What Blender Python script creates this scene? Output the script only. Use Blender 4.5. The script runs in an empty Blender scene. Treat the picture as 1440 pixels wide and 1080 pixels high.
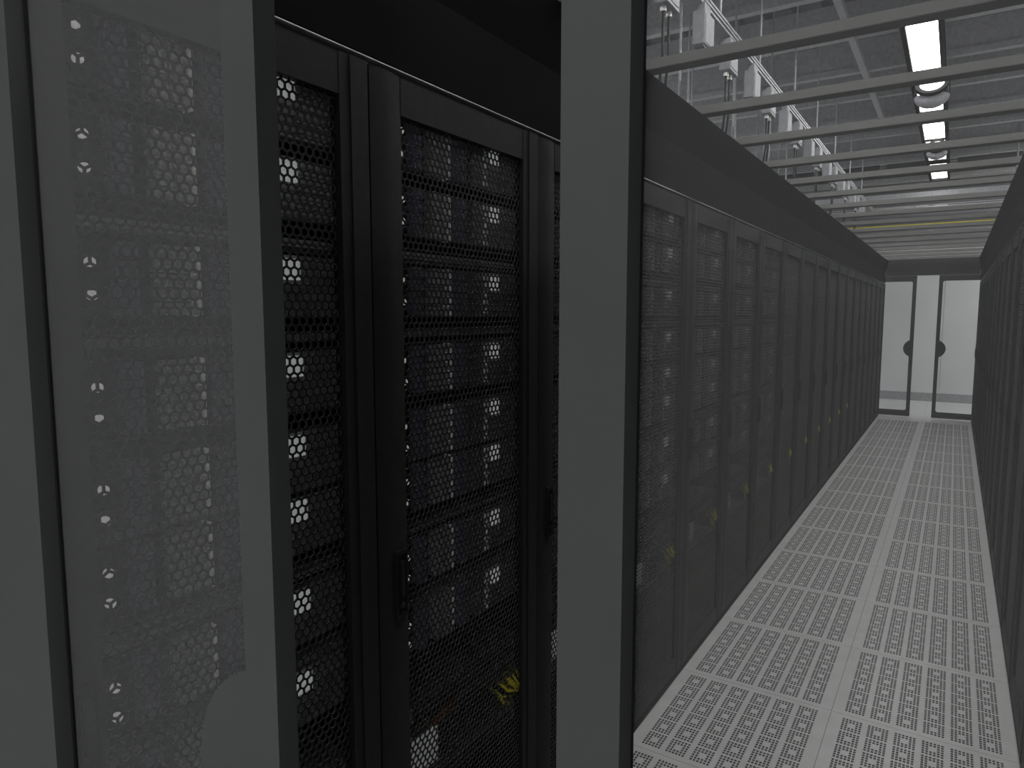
import bpy, bmesh, math, random
from mathutils import Vector, Matrix
random.seed(7)
PI = math.pi
scene = bpy.context.scene
COL = scene.collection
scene.view_settings.view_transform = 'Standard'
scene.view_settings.look = 'None'
scene.view_settings.exposure = 0.0

# ------------------------------------------------------------------ materials
def mat(name, col, rough=0.5, metal=0.0, spec=0.3, var=0.12, scale=30.0, stretch=(1, 1, 1)):
    m = bpy.data.materials.new(name); m.use_nodes = True
    nt = m.node_tree; b = nt.nodes['Principled BSDF']
    b.inputs['Roughness'].default_value = rough
    b.inputs['Metallic'].default_value = metal
    b.inputs['Specular IOR Level'].default_value = spec
    tc = nt.nodes.new('ShaderNodeTexCoord'); mp = nt.nodes.new('ShaderNodeMapping')
    mp.inputs['Scale'].default_value = stretch
    nz = nt.nodes.new('ShaderNodeTexNoise'); nz.inputs['Scale'].default_value = scale
    nz.inputs['Detail'].default_value = 3
    rp = nt.nodes.new('ShaderNodeValToRGB')
    rp.color_ramp.elements[0].position = .3; rp.color_ramp.elements[1].position = .7
    rp.color_ramp.elements[0].color = [c * (1 - var) for c in col] + [1]
    rp.color_ramp.elements[1].color = [min(1, c * (1 + var)) for c in col] + [1]
    L = nt.links.new
    L(tc.outputs['Object'], mp.inputs['Vector']); L(mp.outputs['Vector'], nz.inputs['Vector'])
    L(nz.outputs['Fac'], rp.inputs['Fac']); L(rp.outputs['Color'], b.inputs['Base Color'])
    return m

def emit(name, col, strength):
    m = bpy.data.materials.new(name); m.use_nodes = True
    nt = m.node_tree; nt.nodes.clear()
    o = nt.nodes.new('ShaderNodeOutputMaterial'); e = nt.nodes.new('ShaderNodeEmission')
    e.inputs['Color'].default_value = list(col) + [1]; e.inputs['Strength'].default_value = strength
    nt.links.new(e.outputs[0], o.inputs['Surface'])
    return m

def haze_glass(name, tint, haze, fac):
    """Clear pane with a thin dusty film that catches the room light on its outer side."""
    m = bpy.data.materials.new(name); m.use_nodes = True
    nt = m.node_tree; nt.nodes.clear()
    o = nt.nodes.new('ShaderNodeOutputMaterial')
    t = nt.nodes.new('ShaderNodeBsdfTransparent'); t.inputs['Color'].default_value = list(tint) + [1]
    d = nt.nodes.new('ShaderNodeBsdfDiffuse'); d.inputs['Color'].default_value = list(haze) + [1]
    x = nt.nodes.new('ShaderNodeMixShader'); x.inputs['Fac'].default_value = fac
    nt.links.new(t.outputs[0], x.inputs[1]); nt.links.new(d.outputs[0], x.inputs[2])
    nt.links.new(x.outputs[0], o.inputs['Surface'])
    return m

M = {}
M['stile'] = mat('grey_door_paint', (.104, .108, .106), .55, 0, .25, .04, 8)
M['gasket'] = mat('black_rubber', (.02, .02, .02), .7, 0, .2)
M['rack'] = mat('black_rack_steel', (.028, .028, .028), .6, .0, .14, .12, 60)
M['rack_in'] = mat('rack_interior', (.012, .012, .012), .7, 0, .1)
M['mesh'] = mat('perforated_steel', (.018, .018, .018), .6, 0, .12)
M['rim'] = mat('hole_rim_steel', (.10, .10, .10), .5, 0, .2)  # paler than the web: light caught by hole edges put into colour
M['far_frame'] = mat('far_frame_paint', (.085, .087, .086), .6, 0, .15)
M['header'] = mat('dark_header_paint', (.012, .012, .0118), .85, 0, .03, .05, 6)
M['beam'] = mat('grey_beam_paint', (.25, .25, .242), .6, 0, .2, .05, 6)
M['trim'] = mat('bright_aluminium', (.55, .55, .53), .35, .6)
M['chassis'] = mat('dark_server_steel', (.02, .02, .021), .5, .2)
M['panel'] = mat('grey_server_front', (.30, .30, .30), .5, 0, .3, .3, 90)
M['blue'] = mat('bluish_caddies', (.22, .22, .34), .5, 0, .3, .3, 120)
M['pale'] = mat('pale_caddies', (.5, .5, .49), .5, 0, .3, .45, 140)
M['strip'] = mat('pale_status_strip', (.8, .8, .77), .5, 0, .3, .6, 110)
M['tag'] = mat('white_tag', (.85, .86, .84), .5)
M['screw'] = mat('bright_screws', (.9, .88, .86), .3, .3)
M['yellow'] = mat('yellow_cable', (.55, .47, .03), .5)
M['yellow2'] = mat('yellow_raceway_plastic', (.92, .78, .02), .45)
M['orange'] = mat('orange_cable', (.45, .14, .03), .5)
M['conduit'] = mat('grey_metal', (.55, .55, .57), .45, .3)
M['tray'] = mat('galvanised_tray', (.75, .75, .77), .5, .1)
M['white_cables'] = mat('white_cable_jackets', (.85, .85, .85), .5)
M['bus'] = mat('silver_busway', (.42, .43, .46), .4, .1, .4)
M['box'] = mat('light_grey_box', (.42, .43, .45), .5)
M['cord'] = mat('black_cord', (.02, .02, .02), .5)
M['purlin'] = mat('grey_purlin', (.62, .62, .64), .5, .1)
M['ceil'] = mat('dark_grey_deck', (.22, .22, .24), .7, 0, .2, .05, 2.5, (1, .25, 1))
M['wall'] = mat('pale_wall_paint', (.73, .74, .75), .6, 0, .2, .03, 1.5)
M['ribbed'] = mat('ribbed_grey_cladding', (.24, .24, .26), .6, 0, .2, .06, 4)
M['base'] = mat('grey_skirting', (.36, .37, .38), .5)
M['fix'] = mat('black_fixture', (.014, .014, .014), .8, 0, .05)
M['drum'] = mat('grey_drum', (.75, .74, .79), .9, 0, .05)
M['subfloor'] = mat('dark_plenum', (.08, .08, .08), .8)
def glow(name, col, alb, st, var=.5, scale=120):  # paint with an added glow that lifts brightness behind the mesh
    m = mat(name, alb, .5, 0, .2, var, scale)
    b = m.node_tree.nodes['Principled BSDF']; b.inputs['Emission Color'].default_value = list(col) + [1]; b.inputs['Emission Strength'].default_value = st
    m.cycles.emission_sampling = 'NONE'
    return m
M['tag_lit'] = glow('lit_status_display', (.95, 1, .97), (.85, .86, .84), .17, .25)  # white server label with a glow added for brightness
M['tag_mid'] = glow('pale_tag', (.95, 1, .97), (.85, .86, .84), .07, .2)  # white tag with a fainter added glow
M['led'] = glow('white_leds', (1, .97, .93), (.85, .84, .82), .20, .25)  # ear dots with a glow added to make them stand out
M['strip'] = glow('status_leds_strip', (1, 1, .95), (.7, .7, .68), .055, .7, 110)  # strip and lever colour with an added glow
M['pale'] = glow('pale_caddies', (1, 1, .98), (.45, .45, .44), .0055, .6, 140)  # slight glow added to the pale drive fronts
M['blue'] = glow('bluish_caddies', (.7, .7, 1), (.17, .17, .25), .0045, .3, 120)  # slight glow added to the bluish drive fronts
M['lens'] = emit('lamp_lens', (1, .99, .97), 3.0)
M['diff_dim'] = emit('far_diffuser', (1, .99, .97), 4.0)
M['diff'] = emit('light_diffuser', (1, .99, .97), 17.0)
M['glassL'] = haze_glass('dusty_glass', (.95, .96, .96), (.60, .61, .61), .165)  # haze is the reflected room, mixed in as colour
M['glassR'] = haze_glass('dusty_glass_pane', (.95, .96, .96), (.60, .61, .605), .098)
M['glassF'] = haze_glass('clear_glass', (.95, .96, .96), (.5, .5, .5), .02)

def floor_mat():
    m = mat('pale_floor_laminate', (.67, .675, .67), .36, 0, .45, .05, 12)
    return m
M['floor'] = floor_mat()

# ------------------------------------------------------------------ mesh helpers
class MB:
    def __init__(s): s.v = []; s.f = []
    def box(s, x0, x1, y0, y1, z0, z1):
        i = len(s.v)
        s.v += [(x0, y0, z0), (x1, y0, z0), (x1, y1, z0), (x0, y1, z0), (x0, y0, z1), (x1, y0, z1), (x1, y1, z1), (x0, y1, z1)]
        s.f += [(i, i+3, i+2, i+1), (i+4, i+5, i+6, i+7), (i, i+1, i+5, i+4), (i+1, i+2, i+6, i+5), (i+2, i+3, i+7, i+6), (i+3, i, i+4, i+7)]
        return s
    def prism(s, prof, axis, a0, a1):
        """closed 2D profile extruded along an axis; prof gives the two other coordinates in order"""
        n = len(prof); i = len(s.v)
        def P(p, a):
            if axis == 'x': return (a, p[0], p[1])
            if axis == 'y': return (p[0], a, p[1])
            return (p[0], p[1], a)
        s.v += [P(p, a0) for p in prof] + [P(p, a1) for p in prof]
        for k in range(n):
            q = (k+1) % n
            s.f.append((i+k, i+q, i+n+q, i+n+k))
        s.f.append(tuple(i+k for k in reversed(range(n)))); s.f.append(tuple(i+n+k for k in range(n)))
        return s
    def ring(s, outer, inner, axis, a0, a1):
        """frame plate between two loops of equal length"""
        n = len(outer); i = len(s.v)
        def P(p, a):
            if axis == 'y': return (p[0], a, p[1])
            if axis == 'x': return (a, p[0], p[1])
            return (p[0], p[1], a)
        for a in (a0, a1):
            s.v += [P(p, a) for p in outer] + [P(p, a) for p in inner]
        for k in range(n):
            q = (k+1) % n
            s.f.append((i+k, i+q, i+n+q, i+n+k))
            s.f.append((i+2*n+k, i+3*n+k, i+3*n+q, i+2*n+q))
            s.f.append((i+k, i+2*n+k, i+2*n+q, i+q))
            s.f.append((i+n+k, i+n+q, i+3*n+q, i+3*n+k))
        return s
    def tube(s, pts, r, n=6):
        rings = []
        for k, p in enumerate(pts):
            p = Vector(p)
            d = (Vector(pts[min(k+1, len(pts)-1)]) - Vector(pts[max(k-1, 0)])).normalized()
            u = d.cross(Vector((0, 0, 1)) if abs(d.z) < .9 else Vector((1, 0, 0))).normalized(); w = d.cross(u)
            i = len(s.v)
            for j in range(n):
                a = 2*PI*j/n; s.v.append(tuple(p + u*r*math.cos(a) + w*r*math.sin(a)))
            rings.append(i)
        for a, b in zip(rings, rings[1:]):
            for j in range(n):
                q = (j+1) % n; s.f.append((a+j, a+q, b+q, b+j))
        s.f.append(tuple(rings[0]+j for j in reversed(range(n)))); s.f.append(tuple(rings[-1]+j for j in range(n)))
        return s
    def build(s, name, m, parent=None, bevel=0, smooth=False):
        me = bpy.data.meshes.new(name); me.from_pydata(s.v, [], s.f); me.update()
        bm = bmesh.new(); bm.from_mesh(me); bmesh.ops.recalc_face_normals(bm, faces=bm.faces)
        if bevel: bmesh.ops.bevel(bm, geom=[e for e in bm.edges if len(e.link_faces) == 2 and e.calc_face_angle(0) > .5], offset=bevel, segments=2, affect='EDGES', clamp_overlap=True)
        bm.to_mesh(me); bm.free()
        if smooth:
            for p in me.polygons: p.use_smooth = True
        me.materials.append(m)
        o = bpy.data.objects.new(name, me); COL.objects.link(o)
        if parent: o.parent = parent
        return o

def tag(o, label, cat, group=None, kind=None):
    if label: o['label'] = label
    if cat: o['category'] = cat
    if group: o['group'] = group
    if kind: o['kind'] = kind
    return o
def empty(name, loc=(0, 0, 0), rz=0):
    o = bpy.data.objects.new(name, None); COL.objects.link(o); o.location = loc; o.rotation_euler = (0, 0, rz)
    o.empty_display_size = .05
    return o
def struct(o): o['kind'] = 'structure'; return o
def copy_tree(o, parent=None):
    c = o.copy(); COL.objects.link(c); c.parent = parent
    if parent: c.matrix_parent_inverse = o.matrix_parent_inverse.copy()
    for ch in list(o.children): copy_tree(ch, c)
    return c
ORD = ['first', 'second', 'third', 'fourth', 'fifth', 'sixth', 'seventh', 'eighth', 'ninth', 'tenth', 'eleventh', 'twelfth', 'thirteenth', 'fourteenth',
       'fifteenth', 'sixteenth', 'seventeenth', 'eighteenth', 'nineteenth', 'twentieth']

# ------------------------------------------------------------------ layout constants (metres)
H = 1.56
XL, XR = -.93, .27            # fronts of the two rack rows
XC = (XL + XR) / 2
RY0, RP, NR = .361, .616, 19    # first rack edge, pitch, count
DOORY = .315
FARY = 12.05
def rack_y(i): return RY0 if i == 0 else .97 + RP*(i-1)
def rack_s(i): return (.97-RY0)/.6 if i == 0 else RP/.6
ZTOP, ZRIM = 2.022, 2.36
WALLY, CEILZ = 14.5, 4.45

# ------------------------------------------------------------------ floor
def make_floor():
    mb = MB(); v, f = mb.v, mb.f
    def tile(x0, y0, w, h, nx=6, ny=6, border=.034, by=.022):
        # each cell: 6 x 6 slots around a blank 2 x 2 centre
        xs = [x0]; kx = []; ys = [y0]; ky = []
        cw = (w - 2*border)/nx; ch = (h - 2*by)/ny
        for c in range(nx):
            a = x0 + border + c*cw + .0085; pit = (cw - .017)/6
            for j in range(6):
                xs += [a + j*pit + pit*.17, a + j*pit + pit*.83]; kx.append(j)
        xs.append(x0+w)
        for c in range(ny):
            a = y0 + by + c*ch + .0035; pit = (ch - .007)/6
            for j in range(6):
                ys += [a + j*pit + pit*.15, a + j*pit + pit*.85]; ky.append(j)
        ys.append(y0+h)
        i0 = len(v); nX = len(xs); nY = len(ys)
        for y in ys:
            for x in xs: v.append((x, y, 0))
        for b in range(nY-1):
            for a in range(nX-1):
                if a % 2 == 1 and b % 2 == 1:
                    jx, jy = kx[a//2], ky[b//2]
                    if not (jx in (2, 3) and jy in (2, 3)): continue
                p = i0 + b*nX + a
                f.append((p, p+1, p+1+nX, p+nX))
    def quad(x0, x1, y0, y1):
        i = len(v); v.extend([(x0, y0, 0), (x1, y0, 0), (x1, y1, 0), (x0, y1, 0)]); f.append((i, i+1, i+2, i+3))
    TP = .625; ty0 = 2.866 - 4*TP; nrow = 18; g = .0007
    for r in range(nrow):
        for x0, x1 in ((XL, XC), (XC, XR)):
            tile(x0+g, ty0 + r*TP + g, x1-x0-2*g, TP-2*g)
    y1 = ty0 + nrow*TP
    X0, X1, Y0, Y1 = -6, 6, -4, WALLY
    quad(X0, XL, Y0, Y1); quad(XR, X1, Y0, Y1); quad(XL, XR, Y0, ty0)
    k = y1
    while k < Y1 - .01:
        kk = min(k + TP, Y1)
        quad(XL+g, XC-g, k+g, kk-g); quad(XC+g, XR-g, k+g, kk-g); k = kk
    o = mb.build('floor', M['floor']); struct(o)
    mb2 = MB(); mb2.box(X0, X1, Y0, Y1, -.30, -.25); struct(mb2.build('subfloor', M['subfloor']))
make_floor()

# ------------------------------------------------------------------ hall shell
def shell():
    mb = MB()                                     # trapezoid deck running along the aisle
    x = -6; prof = []
    while x < 6:
        prof += [(x, CEILZ), (x+.10, CEILZ), (x+.13, CEILZ+.06), (x+.23, CEILZ+.06)]; x += .26
    x1 = prof[-1][0]
    prof += [(x1, CEILZ+.12), (-6, CEILZ+.12)]
    mb.prism(prof, 'y', -4, WALLY+.1); struct(mb.build('ceiling', M['ceil']))
    w = MB(); w.box(-6, 6, WALLY, WALLY+.1, 0, 2.75); struct(w.build('wall_far', M['wall']))
    r = MB(); z = 2.75
    while z < CEILZ:
        r.prism([(WALLY+.1, z), (WALLY-.02, z), (WALLY-.02, z+.05), (WALLY, z+.06), (WALLY, z+.11), (WALLY+.1, z+.11)], 'x', -6, 6); z += .11
    struct(r.build('wall_far_upper', M['ribbed']))
    j = MB(); j.box(-.185, -.178, WALLY-.004, WALLY+.002, .18, 2.7)
    struct(j.build('trim_seam', M['base']))
    b = MB(); b.box(-6, 6, WALLY-.015, WALLY, 0, .15); struct(b.build('baseboard_far', M['base'], bevel=.004))
    for nm, x in (('wall_left', -6.1), ('wall_right', 6.0)):
        s = MB(); s.box(x, x+.1, -4, WALLY+.1, 0, CEILZ+.1); struct(s.build(nm, M['wall']))
    s = MB(); s.box(-6.1, 6.1, -4.1, -4, 0, CEILZ+.1); struct(s.build('wall_back', M['wall']))
    for k in range(18):                            # cross purlins
        y = 6.23 + (k-8)*1.03
        if y > WALLY - .1: break
        p = MB(); p.box(-6, 6, y-.04, y+.04, 4.07, 4.13); p.box(-6, 6, y-.008, y+.008, 4.13, 4.40)
        struct(p.build('ceiling_beam', M['purlin']))
    p = MB(); p.box(-.955, -.90, 2.0, 10.45, 4.03, 4.085); struct(p.build('ceiling_beam', M['purlin']))
    p = MB(); p.box(1.55, 1.61, -3.0, 13.9, 4.03, 4.085); struct(p.build('ceiling_beam', M['purlin']))
shell()

# ------------------------------------------------------------------ server racks
# rack-local frame: the front face is x = 0, the body runs to x = -1, width runs along y from 0 to .6
OY0, OY1, OZ0, OZ1 = .086, .528, .10, 1.945       # the perforated opening in the door
def perforated():
    p = .0158; rs = p*.866; ro = p/math.sqrt(3)
    v, f, mi = [], [], []
    y0, z0 = OY0 - .004, OZ0 - .002
    ncol = int((OY1 - OY0 + .012)/p) + 1; nrow = int((OZ1 - OZ0 + .008)/rs) + 1
    key = {}
    def V(y, z, x):
        k = (round(y, 5), round(z, 5), x)
        if k not in key:
            key[k] = len(v); v.append((x, y, z))
        return key[k]
    for r in range(nrow):
        for c in range(ncol):
            cy = y0 + c*p + (p/2 if r % 2 else 0); cz = z0 + r*rs
            out, a, b = [], [], []
            for k in range(6):
                an = PI/6 + k*PI/3
                out.append(V(cy + ro*math.cos(an), cz + ro*math.sin(an), 0.0))
                i = len(v); v.append((0.0, cy + +.0072*math.cos(an), cz + +.0072*math.sin(an))); a.append(i)
            for k in range(6):
                an = PI/6 + k*PI/3
                i = len(v); v.append((-.0022, cy + +.0067*math.cos(an), cz + +.0067*math.sin(an))); b.append(i)
            for k in range(6):
                q = (k+1) % 6
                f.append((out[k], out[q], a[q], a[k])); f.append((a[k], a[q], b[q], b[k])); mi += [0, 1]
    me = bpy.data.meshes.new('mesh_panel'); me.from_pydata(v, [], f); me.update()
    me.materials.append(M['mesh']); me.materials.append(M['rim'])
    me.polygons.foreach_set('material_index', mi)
    o = bpy.data.objects.new('mesh_panel', me); COL.objects.link(o)
    return o

def make_rack():
    root = empty('server_rack')
    c = MB()
    c.box(-1.0, -.03, .004, .022, .0, ZTOP); c.box(-1.0, -.03, .578, .596, .0, ZTOP)      # sides
    c.box(-1.0, -.03, .022, .578, ZTOP-.03, ZTOP); c.box(-1.0, -.98, .022, .578, .0, ZTOP-.03)
    c.box(-.98, -.03, .022, .578, .0, .07); c.box(-.03, -.002, .001, .599, .0, .027)
    c.box(-.08, -.046, .022, .06, .07, ZTOP-.03); c.box(-.08, -.046, .54, .578, .07, ZTOP-.03)  # front posts
    c.build('cabinet', M['rack_in'], root)
    d = MB()
    # hinge-side stile is a rounded tube section, latch-side stile flat
    prof = [(-.028, .003)]
    for k in range(9):
        t = k/8; prof.append((-.003 + .004*math.sin(PI*t), .003 + .083*t))
    prof.append((-.028, .086))
    d.prism(prof, 'z', .03, ZTOP-.004)
    d.box(-.028, -.001, .528, .552, .03, ZTOP-.004)
    d.box(-.028, .002, .552, .594, .03, ZTOP-.004)
    d.box(-.028, -.002, .086, .528, OZ1, ZTOP-.004); d.box(-.028, -.002, .086, .528, .03, OZ0)
    door = d.build('door', M['rack'], root)
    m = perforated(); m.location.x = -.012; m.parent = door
    h = MB()
    h.ring([(.043, .94), (.079, .94), (.079, 1.083), (.043, 1.083)], [(.050, .950), (.072, .950), (.072, 1.073), (.050, 1.073)], 'x', .0, .006)
    h.box(.0, .003, .050, .072, .950, 1.073)
    h.box(.0, .009, .054, .068, .985, 1.060)
    h.tube([(.004, .061, .966), (.010, .061, .966)], .007, 10)
    h.build('handle', M['gasket'], door, bevel=.002)
    return root

racks = []
def place_racks():
    proto = make_rack()
    for i in range(NR):
        o = proto if i == 0 else copy_tree(proto)
        o.location = (XL, rack_y(i), 0); o.scale.y = rack_s(i)
        tag(o, '%s black server rack from the camera in the row facing it, perforated door' % ORD[i], 'server rack', 'server racks of the facing row')
        racks.append(o)
    for i in range(NR):
        o = copy_tree(proto); o.rotation_euler.z = PI; o.location = (XR, rack_y(i+1), 0); o.scale.y = rack_s(i)
        tag(o, '%s black server rack counted from the near door in the row seen edge-on' % ORD[i], 'server rack', 'server racks of the edge-on row')
place_racks()

# ------------------------------------------------------------------ servers
def make_server():
    root = empty('server')
    b = MB(); b.box(-.72, -.045, .062, .538, -.085, .022); b.build('chassis', M['chassis'], root, bevel=.002)
    e = MB(); e.box(-.045, -.030, .030, .124, -.085, .022)
    ear = e.build('mounting_ear', M['chassis'], root)
    for z in (-.055, -.012):
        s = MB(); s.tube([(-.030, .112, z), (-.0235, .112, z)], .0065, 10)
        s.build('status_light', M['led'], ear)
    e = MB(); e.box(-.045, -.030, .531, .57, -.085, .022); e.build('mounting_ear', M['chassis'], root)
    def bank(y0, y1, n, m, nm, cols=1):
        q = MB(); z0, z1 = -.083, .020; dz = (z1-z0)/n; dy = (y1-y0)/cols
        for j in range(cols):
            for k in range(n):
                q.box(-.045, -.026, y0 + j*dy + .001, y0 + (j+1)*dy - .001, z0 + k*dz + .0015, z0 + (k+1)*dz - .0015)
                q.box(-.026, -.023, y0 + j*dy + .004, y0 + j*dy + .012, z0 + k*dz + .004, z0 + (k+1)*dz - .004)
        return q.build(nm, m, root)
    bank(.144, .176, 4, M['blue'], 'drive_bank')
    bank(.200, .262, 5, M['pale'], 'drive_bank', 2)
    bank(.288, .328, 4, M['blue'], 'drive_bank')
    q = MB(); q.box(-.045, -.026, .348, .535, -.083, .020)
    for k in range(4): q.box(-.026, -.023, .452, .531, -.078 + k*.022, -.068 + k*.022)
    fp = q.build('front_panel', M['panel'], root)
    q = MB()
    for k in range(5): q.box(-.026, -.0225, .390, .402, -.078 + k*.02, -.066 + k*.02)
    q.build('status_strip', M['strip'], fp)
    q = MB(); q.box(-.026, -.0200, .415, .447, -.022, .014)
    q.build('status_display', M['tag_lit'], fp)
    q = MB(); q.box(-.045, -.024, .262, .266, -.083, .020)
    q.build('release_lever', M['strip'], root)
    return root
def make_switch():
    root = empty('network_switch')
    b = MB(); b.box(-.5, -.032, .062, .538, 0, .044); b.build('chassis', M['panel'], root, bevel=.002)
    p = MB()
    for k in range(24):
        y = .10 + k*.0175; p.box(-.032, -.028, y, y+.012, .006, .018); p.box(-.032, -.028, y, y+.012, .024, .036)
    p.build('port_row', M['chassis'], root)
    t = MB(); t.box(-.032, -.026, .085, .12, .004, .04); t.build('label_tag', M['tag'], root)
    return root
def make_cables():
    root = empty('patch_cable_bundle')
    rnd = random.Random(3)
    y = MB()
    for k in range(16):
        y0 = .37 + .16*rnd.random(); z0 = .04 + .02*rnd.random(); dr = .05 + .03*rnd.random()
        x1 = -.019 + .004*rnd.random()
        y.tube([(-.03, y0, z0), (x1, y0 + .01, z0 - .012), (x1+.001, y0 + .04, z0 - dr*.7), (x1, y0+.08, z0 - dr), (-.03, min(.53, y0+.13), z0 - dr*.6)], .0042, 6)
    y.build('yellow_cables', M['yellow'], root, smooth=True)
    q = MB()
    for k in range(4):
        z = .075 + .006*k
        q.tube([(-.03, .17 + .01*k, z), (-.019, .19, z-.006), (-.019, .24, z+.002), (-.03, .27, z+.004)], .003, 6)
    q.build('orange_cables', M['orange'], root, smooth=True)
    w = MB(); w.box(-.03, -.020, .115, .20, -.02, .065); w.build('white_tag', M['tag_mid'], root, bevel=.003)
    return root
def make_blank():
    b = MB(); b.box(-.05, -.030, .04, .56, 0, .012); b.box(-.06, -.05, .04, .56, -.004, .016)
    return b.build('blanking_panel', M['panel'])

ZLAB = [1.938, 1.803, 1.640, 1.475, 1.336, 1.220, 1.055, .905]
SHELF = ['top', 'second', 'third', 'fourth', 'fifth', 'sixth', 'seventh', 'lowest']
def fill_racks():
    sv, sw, cb, bl = make_server(), make_switch(), make_cables(), make_blank()
    used = False
    for i in range(13):
        loc = lambda z: (XL, rack_y(i), z)
        for k, z in enumerate(ZLAB):
            o = sv if not used else copy_tree(sv)
            used = True
            o.scale.y = rack_s(i); o.location = loc(z)
            tag(o, '%s server of the %s rack from the camera in the facing row' % (SHELF[k], ORD[i]), 'server', 'servers behind the perforated doors')
        for k, z in enumerate((1.826+.016, 1.675, 1.515, 1.352+.02, 1.248, 1.09, .932)):
            if k in (0, 3): continue
            o = bl if (i == 0 and k == 1) else bl.copy()
            if o is not bl: COL.objects.link(o)
            o.scale.y = rack_s(i); o.location = loc(z)
            tag(o, 'thin blanking strip between servers of the %s facing rack' % ORD[i], 'blanking panel', 'blanking strips of the %s facing rack' % ORD[i])
        for k, z in enumerate((.66, .60, .46)):
            o = sw if (i == 0 and k == 0) else copy_tree(sw)
            o.scale.y = rack_s(i); o.location = loc(z)
            tag(o, '%s dark network switch low in the %s rack from the camera, facing row' % (('upper', 'middle', 'lowest')[k], ORD[i]), 'network switch', 'switches low in the racks')
        o = cb if i == 0 else copy_tree(cb)
        o.scale.y = rack_s(i); o.location = loc(.56)
        tag(o, 'yellow and orange patch cables low in the %s rack from the camera' % ORD[i], 'cables', 'patch cables in the racks')
fill_racks()

# ------------------------------------------------------------------ aisle containment
def containment():
    # header panels over the rows: a vertical board whose upper edge leans into the aisle
    y0, y1 = RY0, FARY - .02
    hz = 2.032
    h = MB(); h.prism([(XL-.03, hz), (XL-.002, hz), (XL-.002, 2.20), (XL+.028, ZRIM), (XL-.03, ZRIM)], 'y', y0, y1)
    tag(h.build('header_panel', M['header']), 'long dark grey header board above the facing rack row', 'header panel', 'header boards of the aisle')
    h = MB(); h.prism([(XR+.03, hz), (XR+.002, hz), (XR+.002, 2.20), (XR-.028, ZRIM), (XR+.03, ZRIM)], 'y', y0, y1)
    tag(h.build('header_panel', M['header']), 'dark grey header board above the edge-on rack row', 'header panel', 'header boards of the aisle')
    h = MB(); h.box(XL, XR, FARY-.02, FARY+.02, 2.135, ZRIM+.05)
    tag(h.build('header_panel', M['far_frame']), 'short dark grey board above the far glass doors', 'header panel', 'header boards of the aisle')
    h = MB(); h.box(XL-.1, XR+.1, DOORY-.03, DOORY+.022, 2.11, ZRIM)
    tag(h.build('header_panel', M['header']), 'grey board above the near glass doors', 'header panel', 'header boards of the aisle')
    for nm, xa in (('trim_1', XL), ('trim_2', XR)):
        s = 1 if xa < 0 else -1
        t = MB(); a, b = sorted((xa - s*.02, xa + s*.0015)); t.box(a, b, y0, y1, ZTOP+.004, ZTOP+.0060)
        struct(t.build(nm, M['trim']))
    # roof bars
    proto = None
    for k in range(20):
        y = .45 + .6*k
        if proto is None:
            b = MB(); b.box(XL-.03, XR+.03, 0, .062, 0, .034)
            proto = o = b.build('roof_bar', M['beam'], bevel=.002)
        else:
            o = proto.copy(); COL.objects.link(o)
        o.location = (0, y, ZRIM + .004)
        tag(o, '%s grey roof bar across the aisle counted from the near doors' % ORD[k], 'roof bar', 'roof bars over the aisle')
containment()

def rrect(x0, x1, z0, z1, r, left=True, right=True, n=5):
    """rounded rectangle loop and the outer loop to pair with, corner by corner"""
    L = []
    for cx, cz, a0, rd in ((x1-r, z1-r, 0, right), (x0+r, z1-r, PI/2, left), (x0+r, z0+r, PI, left), (x1-r, z0+r, 1.5*PI, right)):
        for k in range(n):
            if rd:
                a = a0 + PI/2*k/(n-1); L.append((cx + r*math.cos(a), cz + r*math.sin(a)))
            else:
                sx = 1 if cx > (x0+x1)/2 else -1; sz = 1 if cz > (z0+z1)/2 else -1
                L.append((cx + sx*r, cz + sz*r))
    return L
def outer_for(x0, x1, z0, z1, n=5):
    L = []
    for cx, cz in ((x1, z1), (x0, z1), (x0, z0), (x1, z0)):
        L += [(cx, cz)]*n
    return L
def half_disc(xe, zc, r, side, x_in, n=24):
    """part of a disc centred on the leaf edge xe that reaches over the pane (side -1 left, +1 right), cut at the stile x_in"""
    a0 = math.acos(min(1, abs(x_in - xe)/r))
    L = []
    for k in range(n+1):
        a = -a0 + 2*a0*k/n
        L.append((xe + side*r*math.cos(a), zc + r*math.sin(a)))
    return L

def sliding_door(x0, x1, px0, px1, z0, z1, pz0, pz1, yf, th, edge, hr, hz, glass, label, fm, rad=.03, gw=.001):
    root = empty('glass_sliding_door', ((x0+x1)/2, yf, 0))
    tag(root, label, 'glass door', 'sliding glass doors of the aisle', 'thing')
    cx = (x0+x1)/2
    S = lambda L: [(p[0]-cx, p[1]) for p in L]
    f = MB(); f.ring(S(outer_for(x0, x1, z0, z1)), S(rrect(px0, px1, pz0, pz1, rad)), 'y', 0, th)
    f.build('frame', fm, root)
    g = MB(); i = len(g.v)
    g.v += [(px0-cx-.008, th+.0008, pz0-.008), (px1-cx+.008, th+.0008, pz0-.008), (px1-cx+.008, th+.0008, pz1+.008), (px0-cx-.008, th+.0008, pz1+.008)]
    g.f.append((0, 1, 2, 3))
    go = g.build('glass_pane', glass, root)
    k = MB(); k.ring(S(rrect(px0-.002, px1+.002, pz0-.002, pz1+.002, rad)), S(rrect(px0+gw, px1-gw, pz0+gw, pz1-gw, rad)), 'y', th-.002, th-.001)
    k.build('gasket', M['gasket'], root)
    side = -1 if edge > cx else 1
    xi = px1 if side < 0 else px0
    h = MB(); h.prism(S(half_disc(edge, hz, hr, side, xi)), 'y', 0, th-.005)
    h.build('handle', fm, root)
    return root
KN, KF = .315/.345, 12.05/11.80       # the door outlines are laid out at these distances from the entrance
n_ = lambda v: v*KN
h_ = lambda z: H + (z-H)*KN
f_ = lambda v: v*KF
g_ = lambda z: H + (z-H)*KF
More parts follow.
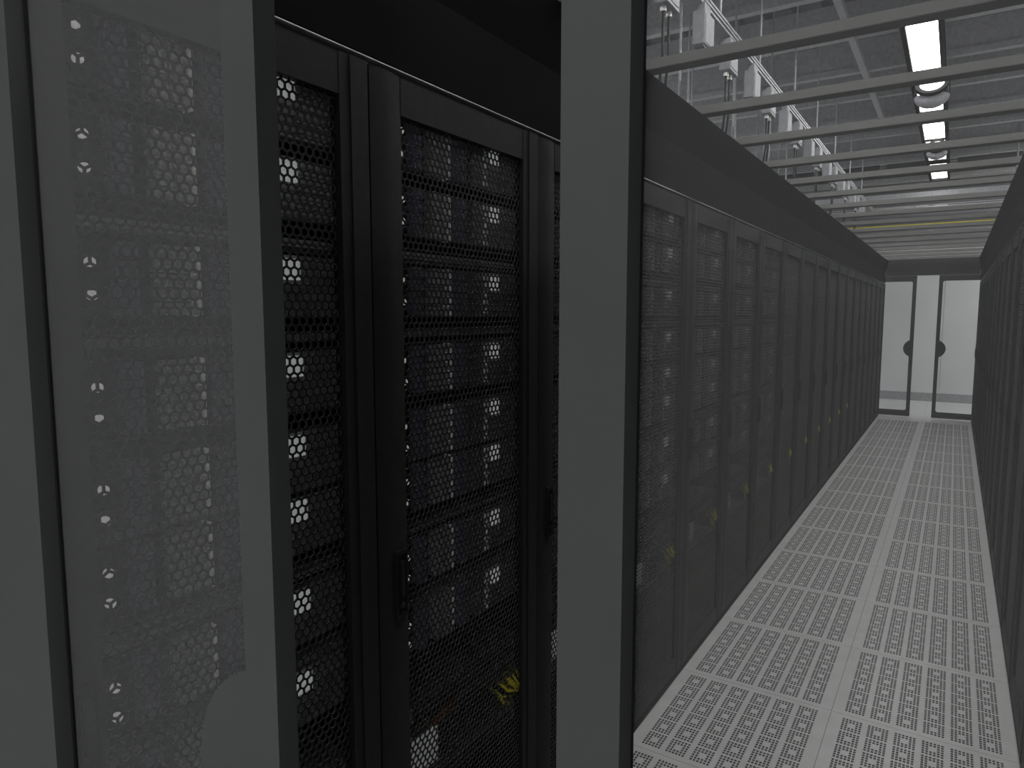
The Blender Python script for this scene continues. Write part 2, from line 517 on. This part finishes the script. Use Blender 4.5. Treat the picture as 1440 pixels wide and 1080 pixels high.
near_l = sliding_door(n_(-1.02), n_(-.445), n_(-.834), n_(-.484), .02, 2.10, .09, 2.03, DOORY, .018, n_(-.445), n_(.108), h_(1.163), M['glassL'],
                      'hazy glass sliding door nearest the camera, half-round handle, first rack behind it', M['stile'], gw=.004)
near_r = sliding_door(n_(-.1885), .34, n_(-.148), .262, .02, 2.10, .09, 2.03, DOORY, .018, n_(-.1885), n_(.108), h_(1.163), M['glassR'],
                      'hazy glass sliding door through which the floor and the long aisle are seen', M['stile'])
far_l = sliding_door(-1.06, f_(-.503), -.98, f_(-.553), g_(.05), g_(2.12), g_(.135), g_(2.04), FARY-.02, .03, f_(-.503), .132, g_(1.06), M['glassF'],
                     'distant glass door at the aisle end standing against the facing rack row', M['far_frame'])
far_r = sliding_door(f_(-.225), .40, f_(-.178), .33, g_(.05), g_(2.12), g_(.135), g_(2.04), FARY-.02, .03, f_(-.225), .132, g_(1.06), M['glassF'],
                     'distant glass door at the aisle end standing against the edge-on rack row', M['far_frame'])

# ------------------------------------------------------------------ overhead services
def lights():
    z = 3.86; xc = -.352
    def fixture(lit):
        root = empty('strip_light')
        h = MB(); L = 1.42
        h.box(-.15, .15, 0, L, .02, .07)
        h.box(-.15, -.112, 0, L, -.035, .02); h.box(.112, .15, 0, L, -.035, .02)
        h.box(-.112, .112, 0, .012, -.02, .02); h.box(-.112, .112, L-.012, L, -.02, .02)
        h.build('housing', M['fix'], root)
        d = MB(); d.box(-.11, .11, .014, L-.014, -.005, .018); d.build('diffuser', lit, root)
        w = MB()
        for y in (.3, L-.3): w.tube([(0, y, .07), (0, y, .225)], .006)
        w.build('hanger', M['conduit'], root)
        return root
    p = None
    ys = [-2.2, 1.15, 2.72, 4.3, 6.50, 7.98, 9.46, 10.94, 12.62]
    for k, y in enumerate(ys):
        if k in (0, 7): o = p = fixture(M['diff'] if k == 0 else M['diff_dim'])
        else: o = copy_tree(p)
        o.location = (xc, y, z)
        lab = ('glowing white strip light over the aisle, %s of the line from the camera' % ORD[k-4]) if k >= 4 else ('strip light over the camera end of the aisle, number %s' % ORD[k])
        tag(o, lab, 'ceiling light', 'strip lights over the aisle')
    # round lamps with a tilted dark bezel over a grey bowl, hung under the strip lights
    def round_lamp():
        root = empty('round_lamp')
        n = 32; ang = [2*PI*k/n for k in range(n)]
        C = lambda r: [(r*math.cos(a), r*math.sin(a)) for a in ang]
        Rm = Matrix.Rotation(math.radians(-38), 4, 'X')
        b = MB(); b.ring(C(.135), C(.100), 'y', -.015, .02); o = b.build('bezel', M['fix'], root); o.data.transform(Matrix.Translation((0, 0, -.045)) @ Rm)
        l = MB(); l.prism(C(.101), 'y', -.004, .012); o = l.build('lens', M['lens'], root); o.data.transform(Matrix.Translation((0, 0, -.045)) @ Rm)
        w = MB(); rows = []
        for i in range(9):
            t = PI*.5*i/8
            rows.append([(.145*math.cos(t)*math.cos(a), .10 + .145*math.cos(t)*math.sin(a), -.125 - .105*math.sin(t)) for a in ang] if i < 8 else [(0, .10, -.230)])
        for r in rows: w.v += r
        for i in range(7):
            for k in range(n):
                q = (k+1) % n; w.f.append((i*n+k, i*n+q, (i+1)*n+q, (i+1)*n+k))
        for k in range(n): w.f.append((7*n+k, 7*n+(k+1) % n, 8*n))
        w.build('bowl', M['drum'], root, smooth=True)
        h = MB()
        for x in (-.14, .14): h.tube([(x, .10, -.125), (x, .10, .14)], .005)
        h.build('hanger', M['fix'], root)
        return root
    d1 = round_lamp(); d1.location = (-.300, 7.7, 3.72)
    tag(d1, 'round lamp with dark bezel over a grey bowl, nearer one under the strip lights', 'lamp', 'round lamps under the strip lights')
    d2 = copy_tree(d1); d2.location = (-.300, 10.0, 3.615); d2.scale = (.78, .78, .78)
    tag(d2, 'round lamp with grey bowl further down the light line, half hidden by a roof bar', 'lamp', 'round lamps under the strip lights')
lights()

def busway():
    root = empty('busway', (-1.2, 0, 3.18))
    tag(root, 'silver overhead busway rail running above the facing rack row', 'busway')
    b = MB()
    b.box(-.055, .0, 1.2, 13.2, .0, .012); b.box(-.055, .0, 1.2, 13.2, .05, .062)
    b.box(-.050, -.008, 1.2, 13.2, .012, .05); b.box(-.006, .004, 1.2, 13.2, .022, .034)
    b.build('rail', M['bus'], root)
    b = MB(); b.box(-.11, -.06, 1.2, 13.2, .02, .09); b.build('raceway', M['bus'], root)
    def tall():
        r = empty('tap_box')
        q = MB(); q.box(-.033, .033, -.085, .085, -.172, -.0); q.build('case', M['box'], r, bevel=.004)
        q = MB(); q.box(.033, .036, -.07, .07, -.16, -.02); q.build('cover', M['box'], r)
        q = MB(); q.box(-.025, .025, -.07, .07, -.180, -.172); q.box(-.02, .02, -.05, .05, 0, .05); q.build('bottom_plate', M['base'], r)
        return r
    def short():
        r = empty('plug_box')
        q = MB(); q.box(-.033, .033, -.085, .085, -.11, .07); q.box(-.02, .02, -.05, .05, .07, .12); q.build('case', M['box'], r, bevel=.004)
        q = MB(); q.box(.033, .036, -.07, .07, -.09, .05); q.build('cover', M['box'], r)
        for y in (-.045, .03):
            q = MB(); q.tube([(0, y, -.11), (0, y, -.135)], .014, 10); g = q.build('cable_gland', M['screw'], r)
        return r
    a = b = None
    cord0 = None
    for k in range(9):
        y = 3.785 + (k-1)*1.05
        if a is None: a = o = tall()
        else: o = copy_tree(a)
        o.location = (-1.21, y, 3.135)
        tag(o, 'tall light grey tap box on the overhead busway, %s from the camera' % ORD[k], 'tap box', 'tall tap boxes on the busway')
        y2 = 3.275 + (k-1)*1.05
        if b is None: b = o = short()
        else: o = copy_tree(b)
        o.location = (-1.225, y2, 3.10)
        tag(o, 'short grey plug box with two cable glands beside the busway, %s from the camera' % ORD[k], 'plug box', 'plug boxes beside the busway')
        for j, yy in enumerate((-.045, .03)):
            if cord0 is None:
                q = MB(); q.tube([(0, 0, 0), (0, 0, -.2), (-.03, .03, -.40), (-.08, .06, -.7), (-.10, .07, -.945)], .007, 8)
                cord0 = o = q.build('power_cord', M['cord'], smooth=True)
            else: o = cord0.copy(); COL.objects.link(o)
            o.location = (-1.225, y2+yy, 2.97)
            tag(o, '%s black power cord dropping from the %s plug box onto the racks' % (('rear', 'front')[j], ORD[k]), 'power cord', 'power cords under the plug boxes')
busway()

def rods():
    rnd = random.Random(11)
    proto = None
    spots = [(-1.23, 2.6), (-1.23, 3.3), (-1.23, 4.15), (-1.23, 5.1), (-1.23, 6.3), (-1.23, 7.4), (-1.23, 8.6), (-1.23, 9.9), (-1.23, 11.2)]
    spots2 = [(-1.62, 3.3), (-1.62, 4.6), (-1.62, 5.9), (-1.62, 7.2), (-1.62, 8.5), (-1.62, 9.8),
              (-2.2, 4.1), (-2.2, 5.3), (-2.2, 6.6), (-2.2, 7.8), (-2.2, 9.1), (-2.2, 10.4),
              (-1.9, 5.6), (-1.9, 7.0), (-1.9, 8.2), (-1.9, 9.4)]
    b = MB(); b.box(-2.24, -1.58, 1.5, 13, 2.94, 2.985); t = None
    r = empty('cable_tray', (0, 0, 2.60))
    tag(r, 'ladder cable tray hanging behind the busway above the facing racks', 'cable tray')
    q = MB(); q.box(-2.24, -2.215, 1.5, 13, 0, .07); q.box(-1.61, -1.585, 1.5, 13, 0, .07); q.build('side_rail', M['tray'], r)
    q = MB(); y = 1.6
    while y < 13: q.box(-2.215, -1.61, y, y+.03, .005, .03); y += .3
    q.build('rungs', M['tray'], r)
    for k, (x, y) in enumerate(spots + spots2):
        low = 3.24 if k < len(spots) else 2.62
        q = MB(); q.tube([(0, 0, 0), (0, 0, CEILZ+.02-low)], .0065 if k < len(spots) else .008, 8)
        q.box(-.02, .02, -.02, .02, 0, .012)
        o = q.build('hanger_rod', M['conduit']); o.location = (x, y, low)
        if k < len(spots): lab = 'thin steel rod holding the busway, %s from the camera' % ORD[k]
        else:
            fam = {-1.62: 'aisle-side rail', -2.2: 'far-side rail', -1.9: 'middle'}[x]; n = [s for s in spots2 if s[0] == x].index((x, y))
            lab = 'steel rod holding the cable tray at its %s, %s from the camera' % (fam, ORD[n])
        tag(o, lab, 'hanger rod', 'threaded rods hanging from the ceiling')
rods()

def far_services():
    Y = 13.0
    def bar(nm, z, h, d, m, label, cat, extra=None):
        b = MB(); b.box(-5.99, 5.99, Y+1.15, Y+1.15+d, z-h/2, z+h/2); o = b.build(nm, m, bevel=.006); tag(o, label, cat); return o
    r = empty('cable_tray', (0, Y, 3.44)); tag(r, 'grey cable tray crossing high beyond the far doors', 'cable tray')
    q = MB(); q.box(-5.99, 5.99, 0, .02, -.06, .06); q.box(-5.99, 5.99, .38, .40, -.06, .06); q.build('side_rail', M['tray'], r)
    q = MB(); x = -5.9
    while x < 5.99: q.box(x, x+.03, .02, .38, -.055, -.03); x += .25
    q.build('rungs', M['tray'], r)
    bar('duct', 3.92, .075, .25, M['purlin'], 'flat grey duct crossing above the far cable tray', 'duct')
    r = empty('cable_basket', (0, Y-.1, 3.24)); tag(r, 'wire basket full of white cables crossing beyond the far doors', 'cable basket')
    q = MB(); q.box(-5.99, 5.99, 0, .012, -.04, -.02); q.box(-5.99, 5.99, 0, .012, .03, .04); q.box(-5.99, 5.99, .2, .212, -.04, .04); q.build('basket_frame', M['tray'], r)
    q = MB(); rnd = random.Random(5)
    for k in range(9):
        pts = [(-1.25 + .15*j, .03 + .018*k, -.01 + .035*rnd.random()) for j in range(8)]
        q.tube(pts, .012, 6)
    q.build('cable_bundle', M['white_cables'], r, smooth=True)
    for z, nm, lab in ((3.085, 'conduit', 'thin grey conduit crossing just above the yellow raceway'), (2.865, 'conduit', 'thin grey conduit crossing just below the yellow raceway')):
        q = MB(); q.tube([(-5.99, Y, z), (5.99, Y, z)], .018, 10)
        for x in (-1.1, -.4, .35, 1.2): q.tube([(x-.03, Y, z), (x+.03, Y, z)], .026, 10)
        o = q.build(nm, M['conduit'], smooth=True); tag(o, lab, 'conduit')
    q = MB(); q.prism([(Y, 2.94), (Y+.12, 2.94), (Y+.12, 3.0), (Y+.112, 3.0), (Y+.112, 2.948), (Y+.008, 2.948), (Y+.008, 3.0), (Y, 3.0)], 'x', -5.99, 5.99)
    tag(q.build('fibre_raceway', M['yellow2']), 'yellow fibre raceway crossing the hall beyond the far doors', 'cable raceway')
    for x, lab in ((-1.25, 'slatted white vent high on the far wall nearer the busway'), (-.17, 'slatted white vent high on the far wall by the light line')):
        r = empty('wall_vent', (x, WALLY-.03, 4.08)); tag(r, lab, 'vent', 'small vents on the far wall')
        q = MB(); q.box(-.06, .06, 0, .02, 0, .24); q.build('backing', M['ribbed'], r)
        q = MB()
        for k in range(5): q.box(-.055, .055, -.012, 0, .015 + k*.045, .042 + k*.045)
        q.build('slats', M['tag'], r)
    for k, (x, y) in enumerate(((.62, 9.5), (.62, 11.0), (.62, 12.4))):
        q = MB(); q.tube([(0, 0, 0), (0, 0, CEILZ - 3.3)], .012, 8); q.tube([(0, 0, 0), (0, 0, .05)], .02, 8)
        o = q.build('drop_pipe', M['conduit']); o.location = (x, y, 3.3)
        tag(o, 'thin grey drop pipe beside the light line, %s from the camera' % ORD[k], 'pipe', 'drop pipes beside the lights')
far_services()

# ------------------------------------------------------------------ added lights
def area(name, loc, rot, sx, sy, energy, col=(1, 1, 1)):
    l = bpy.data.lights.new(name, 'AREA'); l.shape = 'RECTANGLE'; l.size = sx; l.size_y = sy; l.energy = energy; l.color = col
    o = bpy.data.objects.new(name, l); COL.objects.link(o); o.location = loc; o.rotation_euler = rot
    return o
area('hall_lamp', (-.6, -2.6, 4.2), (math.radians(35), 0, 0), 4.0, 1.2, 52)  # unseen light added behind the camera to brighten the near doors
area('aisle_lamp', (3.6, 6, 4.3), (0, 0, 0), .6, 12, 150)  # unseen fill added to light the hall, no fixture
area('aisle_lamp', (-4.4, 6, 4.3), (0, 0, 0), .6, 12, 150)  # matching unseen fill added on the opposite side
area('hall_lamp', (2.6, 13.2, 4.0), (0, 0, 0), 2.0, 1.0, 95)  # unseen fill added to brighten the floor beyond the far doors
w = bpy.data.worlds.new('World'); scene.world = w; w.use_nodes = True
w.node_tree.nodes['Background'].inputs['Color'].default_value = (.02, .02, .021, 1)

# ------------------------------------------------------------------ camera
cam = bpy.data.cameras.new('Camera'); co = bpy.data.objects.new('Camera', cam); COL.objects.link(co)
f = 973.0
cam.sensor_width = 36; cam.lens = 36*f/1440; cam.clip_start = .01; cam.clip_end = 100
phi = math.atan(98/973); th = math.atan(624/math.hypot(973, 98))
co.location = (0, 0, H); co.rotation_euler = (PI/2 - phi, 0, th)
scene.camera = co
